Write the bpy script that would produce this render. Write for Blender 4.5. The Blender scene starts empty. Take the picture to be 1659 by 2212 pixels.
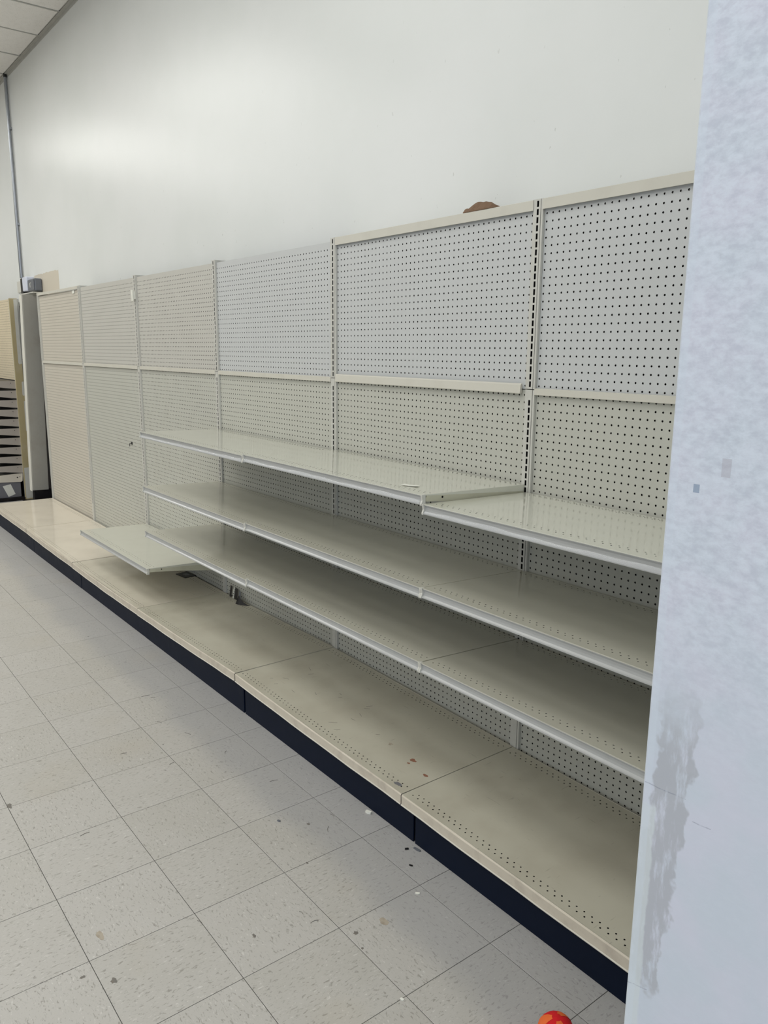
import bpy, math, random
import numpy as np
from mathutils import Matrix, Vector

S = 0.0254            # the scene is laid out in inches, stored in metres
R_ = random.Random(7)
sc = bpy.context.scene
COL = sc.collection

# ------------------------------------------------------------------ camera
cam_d = bpy.data.cameras.new('camera'); cam = bpy.data.objects.new('camera', cam_d); COL.objects.link(cam)
RC = [[0.6120289868715482, -0.1647924589700099, 0.7734752515081552],
      [0.7907916238261326, 0.11724367324061606, -0.600751636511692],
      [0.008314259763493849, 0.9793351655851358, 0.20207302277374853]]
CP = (72.73506688322497, -81.5669152644636, 64.04910443475359)
M = Matrix(RC).to_4x4(); M.translation = Vector(CP) * S
cam.matrix_world = M
cam_d.sensor_fit = 'VERTICAL'; cam_d.sensor_height = 36.0
cam_d.lens = 1695.1537951678813 / 2212 * 36.0
cam_d.clip_start = 0.05; cam_d.clip_end = 60
sc.camera = cam

# ------------------------------------------------------------------ world, daylight, exposure
W = bpy.data.worlds.new('world'); sc.world = W; W.use_nodes = True
bg = W.node_tree.nodes['Background']; bg.inputs[0].default_value = (0.72, 0.80, 1.0, 1); bg.inputs[1].default_value = 0.9

def area(name, loc, size, rot, power, color):
    d = bpy.data.lights.new(name, 'AREA'); d.shape = 'RECTANGLE'; d.size = size[0]*S; d.size_y = size[1]*S
    d.energy = power; d.color = color
    o = bpy.data.objects.new(name, d); o.location = [c*S for c in loc]; o.rotation_euler = rot
    COL.objects.link(o); return o
# daylight through the shop window on the right-hand side wall behind the photographer
area('window_daylight', (296, -190, 66), (96, 200), (0, math.radians(90), 0), 60, (0.66, 0.79, 1.0))
area('window_daylight', (190, -386, 66), (180, 96), (math.radians(90), 0, 0), 60, (0.66, 0.79, 1.0))
LAMP_POWER = {-66: 17.0, -130: 15.0, -194: 12.0, -258: 9.0, -322: 8.0}
LAMP_X = {-340: 1.7, -220: 1.4, -100: 1.0, 20: .9, 140: .8, 248: .8}
LAMP_COLOR = (1.0, 0.995, 0.955)
sc.view_settings.view_transform = 'Standard'; sc.view_settings.look = 'None'
sc.view_settings.gamma = 1; sc.view_settings.use_curve_mapping = False
sc.view_settings.exposure = 0.25

# ------------------------------------------------------------------ helpers
def lin(r, g, b):
    f = lambda c: (c/255/12.92) if c/255 <= 0.04045 else ((c/255+0.055)/1.055)**2.4
    return (f(r), f(g), f(b), 1)

class NT:
    def __init__(s, name):
        s.m = bpy.data.materials.new(name); s.m.use_nodes = True
        s.t = s.m.node_tree; s.b = s.t.nodes['Principled BSDF']
        s.tc = None
    def n(s, typ, **kw):
        nd = s.t.nodes.new(typ)
        for k, v in kw.items(): setattr(nd, k, v)
        return nd
    def l(s, a, b): s.t.links.new(a, b)
    def set(s, nd, key, v):
        if isinstance(v, bpy.types.NodeSocket): s.l(v, nd.inputs[key])
        else: nd.inputs[key].default_value = v
    def math(s, op, a, b=0.0, clamp=False):
        nd = s.n('ShaderNodeMath', operation=op, use_clamp=clamp); s.set(nd, 0, a); s.set(nd, 1, b); return nd.outputs[0]
    def coord(s, world=False):
        if world:
            return s.n('ShaderNodeNewGeometry').outputs['Position']
        if s.tc is None: s.tc = s.n('ShaderNodeTexCoord')
        return s.tc.outputs['Object']
    def mapping(s, v, scale=(1, 1, 1), loc=(0, 0, 0)):
        nd = s.n('ShaderNodeMapping'); s.l(v, nd.inputs[0]); nd.inputs['Scale'].default_value = scale; nd.inputs['Location'].default_value = loc
        return nd.outputs[0]
    def noise(s, v, scale, detail=3, rough=.5, dist=0.0):
        nd = s.n('ShaderNodeTexNoise'); s.l(v, nd.inputs['Vector']); nd.inputs['Scale'].default_value = scale
        nd.inputs['Detail'].default_value = detail; nd.inputs['Roughness'].default_value = rough; nd.inputs['Distortion'].default_value = dist
        return nd.outputs['Fac']
    def ramp(s, f, a, b):
        nd = s.n('ShaderNodeMapRange', interpolation_type='SMOOTHSTEP'); s.l(f, nd.inputs[0])
        nd.inputs[1].default_value = a; nd.inputs[2].default_value = b; return nd.outputs[0]
    def mix(s, f, a, b):
        nd = s.n('ShaderNodeMix', data_type='RGBA'); s.set(nd, 0, f); s.set(nd, 6, a); s.set(nd, 7, b); return nd.outputs[2]
    def bump(s, h, strength, dist=0.001):
        nd = s.n('ShaderNodeBump'); nd.inputs['Strength'].default_value = strength; nd.inputs['Distance'].default_value = dist
        s.l(h, nd.inputs['Height']); s.l(nd.outputs[0], s.b.inputs['Normal'])
    def done(s, col=None, rough=.5, spec=.5, metal=0.0):
        if col is not None: s.set(s.b, 'Base Color', col)
        s.set(s.b, 'Roughness', rough); s.set(s.b, 'Specular IOR Level', spec); s.set(s.b, 'Metallic', metal)
        return s.m

def enamel(name, c, rough=.35, dirt=0.12, dscale=9, dcol=(120, 108, 90), spec=.5, streak=False, scuffs=0.0, bump=0.03, coat=0.0):
    t = NT(name); v = t.coord()
    n1 = t.noise(v, dscale, 5, .6)
    col = t.mix(t.math('MULTIPLY', t.ramp(n1, .45, .75), dirt), lin(*c), lin(*dcol))
    if scuffs:
        for sc_, st in ((14, (1, 9, 1)), (16, (7, 1, 1))):
            n2 = t.noise(t.mapping(v, st), sc_, 2, .5)
            col = t.mix(t.math('MULTIPLY', t.ramp(n2, .70, .76), scuffs), col, lin(84, 74, 62))
        n3 = t.noise(v, 2.4, 4, .6)
        col = t.mix(t.math('MULTIPLY', t.ramp(n3, .5, .72), scuffs*.5), col, lin(134, 118, 96))
    r = t.math('ADD', t.math('MULTIPLY', n1, .12), rough-.06)
    if bump:
        t.bump(t.noise(v, 60, 2), bump, .0006)
    t.b.inputs['Coat Weight'].default_value = coat; t.b.inputs['Coat Roughness'].default_value = .07
    return t.done(col, r, spec)

M_PEG = enamel('pegboard_grey_paint', (196, 198, 197), .42, .04, 3)
M_PEG_LOW = enamel('pegboard_beige_paint', (188, 188, 178), .42, .08, 3)
M_PEG_CREAM = enamel('pegboard_pale_cream_paint', (199, 193, 180), .42, .08, 3)
M_PEG_WARM = enamel('pegboard_warm_grey_paint', (194, 192, 184), .42, .05, 3)
M_PEG_TAN = enamel('pegboard_cream_paint', (212, 199, 172), .45, .12, 4)
M_UPR = enamel('upright_paint', (200, 199, 191), .38, .12, 12)
M_RAIL = enamel('rail_cream_enamel', (205, 202, 190), .38, .10, 10, dcol=(150, 142, 128))
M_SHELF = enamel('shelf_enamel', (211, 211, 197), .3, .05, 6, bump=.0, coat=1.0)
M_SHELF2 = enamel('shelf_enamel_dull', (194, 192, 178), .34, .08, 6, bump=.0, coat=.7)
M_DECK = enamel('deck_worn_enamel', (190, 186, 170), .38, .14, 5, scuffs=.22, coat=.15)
M_DECK_HALFLIT = enamel('deck_halflit_enamel', (206, 200, 184), .36, .14, 5, scuffs=.2, coat=.3)  # in-between copy of the deck enamel, partial light coloured in
M_DECK_LIT = enamel('deck_lit_enamel', (222, 214, 198), .34, .10, 5, scuffs=.12, coat=.5)  # paler copy of the deck enamel, stronger light on far bays coloured in
M_LIP = enamel('deck_lip_worn', (204, 195, 178), .45, .35, 16, dcol=(150, 138, 126))
M_STORED = enamel('stored_shelf_enamel', (176, 168, 158), .4, .15, 9)
M_BRACKET = enamel('bracket_enamel', (196, 194, 172), .35, .15, 9)
M_CHAN = enamel('channel_white_plastic', (176, 177, 175), .22, .08, 20)
M_CAP = enamel('cap_white_plastic', (204, 203, 194), .35, .08, 20)
M_KICK = enamel('kick_navy_vinyl', (2, 15, 36), .5, .04, 14, dcol=(60, 66, 76), spec=.15)
M_BROWN_SHADE = enamel('hardboard_brown_shade', (24, 20, 17), .9, .1, 9, spec=.1)  # hardboard brown taken near black to paint shade into the peg holes
M_DARK = enamel('black_recess', (22, 20, 22), .8, .1, 9, spec=.2)
M_TAN = enamel('tan_end_panel', (178, 164, 124), .5, .25, 6, dcol=(196, 190, 170))
M_GREYBASE = enamel('grey_base_paint', (112, 112, 116), .5, .3, 8)
M_DUCT_SHADE = enamel('corner_cover_shade', (152, 150, 142), .5, .25, 5)  # grey stands for the shade on the side face of the cover
M_DUCT_LIT = enamel('corner_cover_lit', (214, 212, 202), .45, .1, 5)  # same cover, coloured paler where its front catches the light
M_STEEL = enamel('galvanised_steel', (150, 154, 160), .3, .2, 18); M_STEEL.node_tree.nodes['Principled BSDF'].inputs['Metallic'].default_value = .8
M_BOXG = enamel('grey_box_metal', (104, 108, 114), .35, .2, 18)
M_BOXW = enamel('white_box_plastic', (214, 219, 232), .3, .05, 10)
M_BLACK = enamel('black_plastic', (18, 18, 20), .35, .1, 20)
M_PAPER = enamel('white_paper', (226, 226, 216), .7, .1, 20)
M_BROWNPAPER = enamel('brown_kraft_paper', (124, 98, 76), .85, .35, 30, dcol=(80, 60, 46))
M_ORANGE = enamel('orange_felt', (226, 104, 44), .9, .1, 40, dcol=(200, 70, 20))
M_RED = enamel('red_felt', (206, 12, 22), .9, .15, 40, dcol=(140, 0, 16))
M_TBAR = enamel('ceiling_bar_grey', (180, 179, 172), .5, .15, 10)
M_SLAB = enamel('joint_dark', (70, 68, 64), .9, .1, 10)

def film_mat():
    t = NT('clear_plastic_film'); v = t.coord()
    t.bump(t.noise(t.mapping(v, (2, 9, 9)), 9, 2, .5, 1.0), .12, .004)
    t.b.inputs['Alpha'].default_value = .25
    return t.done((.85, .87, .9, 1), .09, .8)
M_FILM = film_mat()

def wall_mat():
    t = NT('white_wall_paint'); v = t.coord(True)
    sp = t.n('ShaderNodeSeparateXYZ'); t.l(v, sp.inputs[0]); x, z = sp.outputs[0], sp.outputs[2]
    n = t.noise(v, .9, 4, .6)
    col = t.mix(t.ramp(n, .3, .7), lin(222, 225, 222), lin(228, 230, 228))
    # scuffs low on the wall, thin vertical nicks
    s1 = t.ramp(t.noise(t.mapping(v, (7, 7, 3.2)), 9, 2, .4), .765, .785)
    low = t.ramp(z, 3.3, 2.2)
    col = t.mix(t.math('MULTIPLY', t.math('MULTIPLY', s1, low), .3), col, lin(140, 140, 132))
    # square of old beige paint above the last bay, rough-edged
    jx = t.math('MULTIPLY', t.math('SUBTRACT', t.noise(v, 14, 3), .5), .03)
    xx = t.math('ADD', x, jx); zz = t.math('ADD', z, jx)
    a = t.math('MULTIPLY', t.math('GREATER_THAN', xx, -258*S), t.math('LESS_THAN', x, -226.2*S))
    b = t.math('MULTIPLY', t.math('GREATER_THAN', z, 60*S), t.math('LESS_THAN', zz, 91.0*S))
    col = t.mix(t.math('MULTIPLY', a, b), col, lin(208, 200, 184))
    t.bump(t.noise(v, 26, 4), .12, .002)
    t.l(t.math('ADD', t.math('MULTIPLY', n, .1), .27), t.b.inputs['Roughness'])
    t.set(t.b, 'Base Color', col); t.b.inputs['Specular IOR Level'].default_value = .5
    return t.m
M_WALL = wall_mat()
M_WALLFAR = enamel('far_wall_grey_paint', (150, 148, 142), .7, .1, 1)

def column_mat():
    t = NT('skimmed_plaster_paint'); v = t.coord(True)
    sp = t.n('ShaderNodeSeparateXYZ'); t.l(v, sp.inputs[0]); x, z = sp.outputs[0], sp.outputs[2]
    X = t.math('SUBTRACT', t.math('DIVIDE', x, S), 49.2); Z = t.math('DIVIDE', z, S)
    mott = t.noise(t.mapping(v, (1, 1, 1.7)), 62, 5, .65, .15)
    hue = t.noise(v, 9, 3, .5)
    base = t.mix(t.ramp(hue, .35, .65), lin(197, 205, 215), lin(203, 206, 218))
    upz = t.ramp(Z, 40, 54)
    col = t.mix(t.math('MULTIPLY', t.ramp(mott, .42, .68), t.math('ADD', t.math('MULTIPLY', upz, .5), .08)), base, lin(216, 224, 234))
    col = t.mix(t.math('MULTIPLY', t.ramp(mott, .5, .32), t.math('MULTIPLY', upz, .38)), col, lin(180, 185, 199))
    # vertical trowelled patch of grey compound, ragged, lower left of the face
    w = t.noise(t.mapping(v, (1, 1, .25)), 60, 4, .7)
    w2 = t.noise(v, 22, 3, .6)
    cx = t.math('ADD', 1.3, t.math('MULTIPLY', t.math('SUBTRACT', Z, 34), .075))
    d = t.math('ABSOLUTE', t.math('SUBTRACT', X, cx))
    half = t.math('ADD', t.math('MULTIPLY', w2, 2.5), -.15)
    inx = t.ramp(t.math('SUBTRACT', half, d), -.12, .12)
    zz = t.math('ADD', Z, t.math('MULTIPLY', w2, 5))
    inz = t.math('MULTIPLY', t.ramp(zz, 28.6, 29.6), t.ramp(zz, 50, 44))
    patch = t.math('MULTIPLY', t.math('MULTIPLY', inx, inz), t.ramp(w, .30, .52))
    col = t.mix(t.math('MULTIPLY', patch, .85), col, lin(172, 175, 181))
    # paler compound beside it, along the corner
    edge = t.math('MULTIPLY', t.ramp(t.math('ADD', X, t.math('MULTIPLY', w2, .5)), 1.25, 1.1), t.ramp(t.math('ADD', Z, t.math('MULTIPLY', w2, 2)), 39.5, 39))
    col = t.mix(t.math('MULTIPLY', edge, .7), col, lin(206, 214, 216))
    bead = t.ramp(X, .62, .5)
    col = t.mix(t.math('MULTIPLY', bead, .35), col, lin(206, 216, 226))
    # scuff lines left by carts (nearly level)
    for z0, x0, x1, sl in ((39.6, .1, 2.7, .04), (38.3, 3.2, 4.3, .1), (26.0, 0, 1.4, .3)):
        dz = t.math('ABSOLUTE', t.math('SUBTRACT', t.math('ADD', Z, t.math('MULTIPLY', t.math('SUBTRACT', w2, .5), .3)), t.math('ADD', z0, t.math('MULTIPLY', X, sl))))
        on = t.math('MULTIPLY', t.ramp(dz, .05, .015), t.math('MULTIPLY', t.math('GREATER_THAN', X, x0), t.math('LESS_THAN', X, x1)))
        col = t.mix(t.math('MULTIPLY', on, t.math('MULTIPLY', t.ramp(w, .35, .6), .4)), col, lin(96, 104, 128))
    # tape mark and blue nick at eye height
    def rect(x0, x1, z0, z1):
        return t.math('MULTIPLY', t.math('MULTIPLY', t.math('GREATER_THAN', X, x0), t.math('LESS_THAN', X, x1)), t.math('MULTIPLY', t.math('GREATER_THAN', Z, z0), t.math('LESS_THAN', Z, z1)))
    col = t.mix(t.math('MULTIPLY', rect(2.95, 3.45, 57.9, 58.85), .5), col, lin(172, 170, 178))
    col = t.mix(t.math('MULTIPLY', rect(1.5, 1.85, 56.9, 57.35), t.math('MULTIPLY', t.ramp(mott, .4, .5), .7)), col, lin(120, 140, 164))
    t.bump(mott, .18, .0012)
    return t.done(col, .5, .4)
M_COLUMN = column_mat()

def tile_mat():
    t = NT('vinyl_tile'); v = t.coord()
    oi = t.n('ShaderNodeObjectInfo').outputs['Random']
    off = t.n('ShaderNodeCombineXYZ'); t.l(t.math('MULTIPLY', oi, 37.0), off.inputs[0]); t.l(t.math('MULTIPLY', oi, 91.0), off.inputs[1])
    add = t.n('ShaderNodeVectorMath', operation='ADD'); t.l(v, add.inputs[0]); t.l(off.outputs[0], add.inputs[1]); v2 = add.outputs[0]
    base = t.mix(oi, lin(177, 174, 167), lin(181, 178, 172))
    cl = t.noise(v2, 7, 4, .6)
    col = t.mix(t.math('MULTIPLY', t.ramp(cl, .35, .7), .3), base, lin(188, 185, 180))
    f1 = t.noise(t.mapping(v2, (1, 2.6, 1)), 62, 2, .55, .8)
    f2 = t.noise(t.mapping(v2, (1, 3.0, 1), (3, 5, 0)), 120, 2, .5, .5)
    col = t.mix(t.math('MULTIPLY', t.ramp(f1, .585, .68), .55), col, lin(122, 118, 109))
    col = t.mix(t.math('MULTIPLY', t.ramp(f2, .63, .72), .38), col, lin(126, 122, 116))
    col = t.mix(t.math('MULTIPLY', t.ramp(f1, .36, .28), .45), col, lin(216, 214, 208))
    # worn, greyer walk along the shelving and pale wax line
    g = t.n('ShaderNodeNewGeometry').outputs['Position']; sp = t.n('ShaderNodeSeparateXYZ'); t.l(g, sp.inputs[0])
    wv = t.noise(g, 1.6, 4, .6)
    yy = t.math('ADD', sp.outputs[1], t.math('MULTIPLY', wv, .22))
    col = t.mix(t.math('MULTIPLY', t.ramp(yy, -.78, -.64), .42), col, lin(140, 142, 148))
    yel = t.ramp(t.noise(g, 2.3, 3, .5), .55, .75)
    col = t.mix(t.math('MULTIPLY', yel, .12), col, lin(176, 160, 128))
    sp2 = t.ramp(t.noise(g, 45, 2, .4), .775, .80)
    col = t.mix(t.math('MULTIPLY', sp2, .7), col, lin(66, 62, 56))
    t.bump(t.noise(v2, 40, 3), .05, .0008)
    t.l(t.math('ADD', t.math('MULTIPLY', cl, .2), .38), t.b.inputs['Roughness'])
    t.set(t.b, 'Base Color', col); t.b.inputs['Specular IOR Level'].default_value = .38
    return t.m
M_TILE = tile_mat()

def ctile_mat():
    t = NT('ceiling_tile_board'); v = t.coord()
    f = t.noise(v, 150, 3, .6); g = t.noise(v, 18, 4, .6)
    col = t.mix(t.math('MULTIPLY', t.ramp(g, .4, .8), .25), lin(240, 237, 232), lin(214, 210, 202))
    col = t.mix(t.math('MULTIPLY', t.ramp(f, .60, .68), .5), col, lin(140, 138, 132))
    t.bump(f, .3, .001)
    return t.done(col, .85, .2)
M_CTILE = ctile_mat()

def emis(name, c, s):
    t = NT(name); t.b.inputs['Base Color'].default_value = (.8, .8, .8, 1)
    t.b.inputs['Emission Color'].default_value = (*c, 1); t.b.inputs['Emission Strength'].default_value = s
    return t.m
M_TUBE = emis('lamp_diffuser', LAMP_COLOR, 0.3)
M_GLASSLIT = enamel('window_frame_aluminium', (120, 124, 128), .35, .1, 10)

# ---- mesh collector (inches)
class MB:
    def __init__(s): s.v = []; s.f = []; s.mi = []; s.mats = []
    def m(s, mat):
        if mat not in s.mats: s.mats.append(mat)
        return s.mats.index(mat)
    def add(s, verts, faces, mat):
        k = len(s.v); i = s.m(mat); s.v.extend([tuple(p) for p in verts])
        for f in faces: s.f.append(tuple(q+k for q in f)); s.mi.append(i)
    def box(s, a, b, mat, skip=()):
        x0, y0, z0 = a; x1, y1, z1 = b
        V = [(x0, y0, z0), (x1, y0, z0), (x1, y1, z0), (x0, y1, z0), (x0, y0, z1), (x1, y0, z1), (x1, y1, z1), (x0, y1, z1)]
        F = {'bottom': (0, 3, 2, 1), 'top': (4, 5, 6, 7), 'front': (0, 1, 5, 4), 'right': (1, 2, 6, 5), 'back': (2, 3, 7, 6), 'left': (3, 0, 4, 7)}
        s.add(V, [F[k] for k in F if k not in skip], mat)
    def prism(s, pts, axis, a, b, mat):
        """extrude a closed polygon; axis x: pts=(y,z)"""
        n = len(pts)
        mk = {'x': lambda p, t: (t, p[0], p[1]), 'y': lambda p, t: (p[0], t, p[1]), 'z': lambda p, t: (p[0], p[1], t)}[axis]
        V = [mk(p, a) for p in pts]+[mk(p, b) for p in pts]
        F = [(i, (i+1) % n, (i+1) % n+n, i+n) for i in range(n)]+[tuple(range(n))[::-1], tuple(range(n, 2*n))]
        s.add(V, F, mat)
    def cyl(s, p, q, r, mat, n=12):
        p = Vector(p); q = Vector(q); d = (q-p).normalized(); u = d.orthogonal().normalized(); w = d.cross(u)
        V = [tuple(c+(u*math.cos(2*math.pi*i/n)+w*math.sin(2*math.pi*i/n))*r) for c in (p, q) for i in range(n)]
        F = [(i, (i+1) % n, (i+1) % n+n, i+n) for i in range(n)]+[tuple(range(n))[::-1], tuple(range(n, 2*n))]
        s.add(V, F, mat)
    def mesh(s, name, smooth=False):
        me = bpy.data.meshes.new(name)
        me.from_pydata([(x*S, y*S, z*S) for x, y, z in s.v], [], s.f)
        for m in s.mats: me.materials.append(m)
        me.polygons.foreach_set('material_index', s.mi)
        if smooth: me.polygons.foreach_set('use_smooth', [True]*len(s.f))
        me.update(); return me
    def build(s, name, parent=None, loc=(0, 0, 0), bevel=0, smooth=False, fix=True):
        me = s.mesh(name, smooth)
        if fix:
            import bmesh
            b = bmesh.new(); b.from_mesh(me); bmesh.ops.recalc_face_normals(b, faces=b.faces); b.to_mesh(me); b.free()
        o = bpy.data.objects.new(name, me); COL.objects.link(o)
        o.location = [c*S for c in loc]
        if parent: o.parent = parent
        if bevel:
            md = o.modifiers.new('bevel', 'BEVEL'); md.width = bevel*S; md.segments = 2; md.limit_method = 'ANGLE'; md.angle_limit = .6
        return o

def link(name, me, parent=None, loc=(0, 0, 0)):
    o = bpy.data.objects.new(name, me); COL.objects.link(o); o.location = [c*S for c in loc]
    if parent: o.parent = parent
    return o
def tag(o, label=None, cat=None, group=None, kind=None):
    for k, v in (('label', label), ('category', cat), ('group', group), ('kind', kind)):
        if v: o[k] = v
    return o
def thing(name, label, cat, loc=(0, 0, 0), rz=0, group=None):
    o = bpy.data.objects.new(name, None); o.empty_display_size = .05; COL.objects.link(o)
    o.location = [c*S for c in loc]; o.rotation_euler = (0, 0, rz)
    return tag(o, label, cat, group)

def hole_rows(cells, axis, front, mats, depth, r, elong=1.0):
    """cells: array (n,4) of u0,u1,w0,w1 (hole in the middle). axis 'xz' -> sheet in the x/z plane facing -y at y=front,
    'xy' -> sheet in the x/y plane facing +z at z=front. Returns verts, faces, mat index (0 sheet, 1 hole wall)"""
    c = np.asarray(cells, float); n = len(c)
    ang = np.radians(22.5+45*np.arange(8)); cu = (c[:, 0]+c[:, 1])/2; cw = (c[:, 2]+c[:, 3])/2
    O = np.stack([cu[:, None]+r*np.cos(ang), cw[:, None]+r*elong*np.sin(ang)], -1)           # n,8,2
    Cn = np.stack([np.stack([c[:, 1], c[:, 3]], -1), np.stack([c[:, 0], c[:, 3]], -1), np.stack([c[:, 0], c[:, 2]], -1), np.stack([c[:, 1], c[:, 2]], -1)], 1)
    P = np.concatenate([O, Cn, O], 1)                                                            # n,20,2
    dep = np.full((n, 20), front, float)
    if axis == 'xz': dep[:, 12:] += depth; V = np.stack([P[..., 0], dep, P[..., 1]], -1)
    else: dep[:, 12:] -= depth; V = np.stack([P[..., 0], P[..., 1], dep], -1)
    F = []
    for k in range(4):      # corner k sits between octagon verts 2k and 2k+1
        F.append((8+k, 2*k+1, 2*k)); F.append((8+k, 8+(k+1) % 4, (2*k+2) % 8, 2*k+1))
    Wl = [(i, (i+1) % 8, 12+(i+1) % 8, 12+i) for i in range(8)]
    return V.reshape(-1, 3), F, Wl, n

def perf_mesh(name, cells, quads, axis, front, mats, depth, r, lips=None, warp=None, elong=1.0):
    """one mesh from numpy arrays: perforated cells + plain quads"""
    V, F, Wl, n = hole_rows(cells, axis, front, mats, depth, r, elong)
    verts = [V]; loops = []; tot = []; mi = []
    base = (np.arange(n)*20)
    for f in F:
        loops.append((base[:, None]+np.array(f)[None]).ravel()); tot.append(np.full(n, len(f))); mi.append(np.zeros(n, int))
    for f in Wl:
        loops.append((base[:, None]+np.array(f)[None]).ravel()); tot.append(np.full(n, 4)); mi.append(np.ones(n, int))
    k = n*20
    for q in quads:      # plain quads given as 4 points + material index
        pts, m = q; verts.append(np.array(pts, float)); loops.append(np.arange(k, k+4)); tot.append(np.array([4])); mi.append(np.array([m])); k += 4
    V = np.concatenate(verts); L = np.concatenate(loops); T = np.concatenate(tot); MI = np.concatenate(mi)
    if warp: V = warp(V)
    me = bpy.data.meshes.new(name); me.vertices.add(len(V)); me.vertices.foreach_set('co', (V*S).ravel().astype(np.float32))
    me.loops.add(len(L)); me.loops.foreach_set('vertex_index', L.astype(np.int32))
    me.polygons.add(len(T)); me.polygons.foreach_set('loop_start', np.concatenate([[0], np.cumsum(T)[:-1]]).astype(np.int32))
    me.polygons.foreach_set('loop_total', T.astype(np.int32))
    for m in mats: me.materials.append(m)
    me.polygons.foreach_set('material_index', MI.astype(np.int32)); me.polygons.foreach_set('use_smooth', np.zeros(len(T), bool))
    me.update(calc_edges=True); me.validate(); return me

def pegboard(name, x0, x1, z0, z1, zrow, mat, r=.135, y=.12, th=.22, cols=46, xstart=None):
    """a painted hardboard sheet with 1-inch holes; zrow = height of one row"""
    xs = x0+((x1-x0)-cols)/2 if xstart is None else xstart
    nr = int(math.floor(z1-zrow-.5))+1
    lo = zrow
    while lo-1.5 >= z0: lo -= 1
    hi = lo
    rows = []
    while hi+.5 <= z1: rows.append(hi); hi += 1
    cells = [(xs+i, xs+i+1, z-.5, z+.5) for z in rows for i in range(cols)]
    xa, xb, za, zb = xs, xs+cols, rows[0]-.5, rows[-1]+.5
    def q(a, b, c, d, yy=y, m=0): return ([(a, yy, c), (b, yy, c), (b, yy, d), (a, yy, d)], m)
    Q = [q(x0, xa, z0, z1), q(xb, x1, z0, z1), q(xa, xb, z0, za), q(xa, xb, zb, z1)]
    Q += [([(x0, y, z1), (x1, y, z1), (x1, y+th, z1), (x0, y+th, z1)], 1), ([(x0, y, z0), (x0, y+th, z0), (x1, y+th, z0), (x1, y, z0)], 1)]
    Q += [([(x1, y, z0), (x1, y+th, z0), (x1, y+th, z1), (x1, y, z1)], 1), ([(x0, y, z0), (x0, y, z1), (x0, y+th, z1), (x0, y+th, z0)], 1)]
    return perf_mesh(name, cells, Q, 'xz', y, [mat, M_BROWN_SHADE], th, r)

# ------------------------------------------------------------------ the setting
CEIL = 165.7
WY = 4.0
def struct(o): o['kind'] = 'structure'; return o
XL, XR, YF = -420, 300, -390
b = MB(); b.box((XL-6, YF-6, -4), (XR+6, WY+6, -.06), M_SLAB); floor = struct(b.build('floor'))
b = MB(); b.box((XL-6, YF-6, CEIL+.35), (XR+6, WY+6, CEIL+4), M_CTILE); ceiling = struct(b.build('ceiling'))
b = MB(); b.box((XL-6, WY, 0), (XR+6, WY+6, CEIL+.3), M_WALL); struct(b.build('wall_back'))
b = MB(); b.box((XL-6, YF, 0), (XL, WY, CEIL+.3), M_WALLFAR); struct(b.build('wall_left'))
# shop-front walls behind the photographer, with window openings
b = MB()
b.box((XR, YF, 0), (XR+6, WY, 18), M_WALLFAR); b.box((XR, YF, 114), (XR+6, WY, CEIL+.3), M_WALLFAR)
b.box((XR, YF, 18), (XR+6, -290, 114), M_WALLFAR); b.box((XR, -90, 18), (XR+6, WY, 114), M_WALLFAR); struct(b.build('wall_right'))
b = MB()
b.box((XL, YF-6, 0), (XR, YF, 18), M_WALLFAR); b.box((XL, YF-6, 114), (XR, YF, CEIL+.3), M_WALLFAR)
b.box((XL, YF-6, 18), (100, YF, 114), M_WALLFAR); b.box((280, YF-6, 18), (XR, YF, 114), M_WALLFAR); struct(b.build('wall_front'))
for i, (ax, a0, a1) in enumerate((('y', -290, -90), ('x', 100, 280))):
    b = MB()
    for k in range(5):
        c = a0+(a1-a0)*k/4
        if ax == 'y': b.box((XR+1, c-1, 18), (XR+4, c+1, 114), M_GLASSLIT)
        else: b.box((c-1, YF-4, 18), (c+1, YF-1, 114), M_GLASSLIT)
    for zz in (18, 112):
        if ax == 'y': b.box((XR+1.2, a0, zz), (XR+3.8, a1, zz+2), M_GLASSLIT)
        else: b.box((a0, YF-3.8, zz), (a1, YF-1.2, zz+2), M_GLASSLIT)
    struct(b.build('window_%d' % (i+1)))
# plastered wall return at the right-hand end of the shelving, close to the camera
b = MB(); b.box((49.2, -44, 0), (120, WY, CEIL+.3), M_COLUMN)
wr = struct(b.build('wall_return', bevel=.12)); wr['label'] = 'patched bluish white plaster wall end at the right edge'

# floor tiles, 12 inches, every one in view a piece of its own
YE, XT = -25.775, -27.302
RM = Matrix(RC).transposed()
def pix(p):
    v = RM @ (Vector(p)-Vector(CP))
    if v.z > -1: return None
    return (829.5-1695.15*v.x/v.z, 1106+1695.15*v.y/v.z)
tb = MB()
ch = .06; g = .035
def tile_into(mb, cx, cy, h):
    a = h-g
    V = [(cx-a, cy-a, -.1), (cx+a, cy-a, -.1), (cx+a, cy+a, -.1), (cx-a, cy+a, -.1), (cx-a, cy-a, -.02), (cx+a, cy-a, -.02), (cx+a, cy+a, -.02), (cx-a, cy+a, -.02),
         (cx-a+.03, cy-a+.03, 0), (cx+a-.03, cy-a+.03, 0), (cx+a-.03, cy+a-.03, 0), (cx-a+.03, cy+a-.03, 0)]
    F = [(0, 1, 5, 4), (1, 2, 6, 5), (2, 3, 7, 6), (3, 0, 4, 7), (4, 5, 9, 8), (5, 6, 10, 9), (6, 7, 11, 10), (7, 4, 8, 11), (8, 9, 10, 11)]
    mb.add(V, F, M_TILE)
tile_into(tb, 0, 0, 6); tile_me = tb.mesh('floor_tile')
cand = []; rest = []
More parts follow.
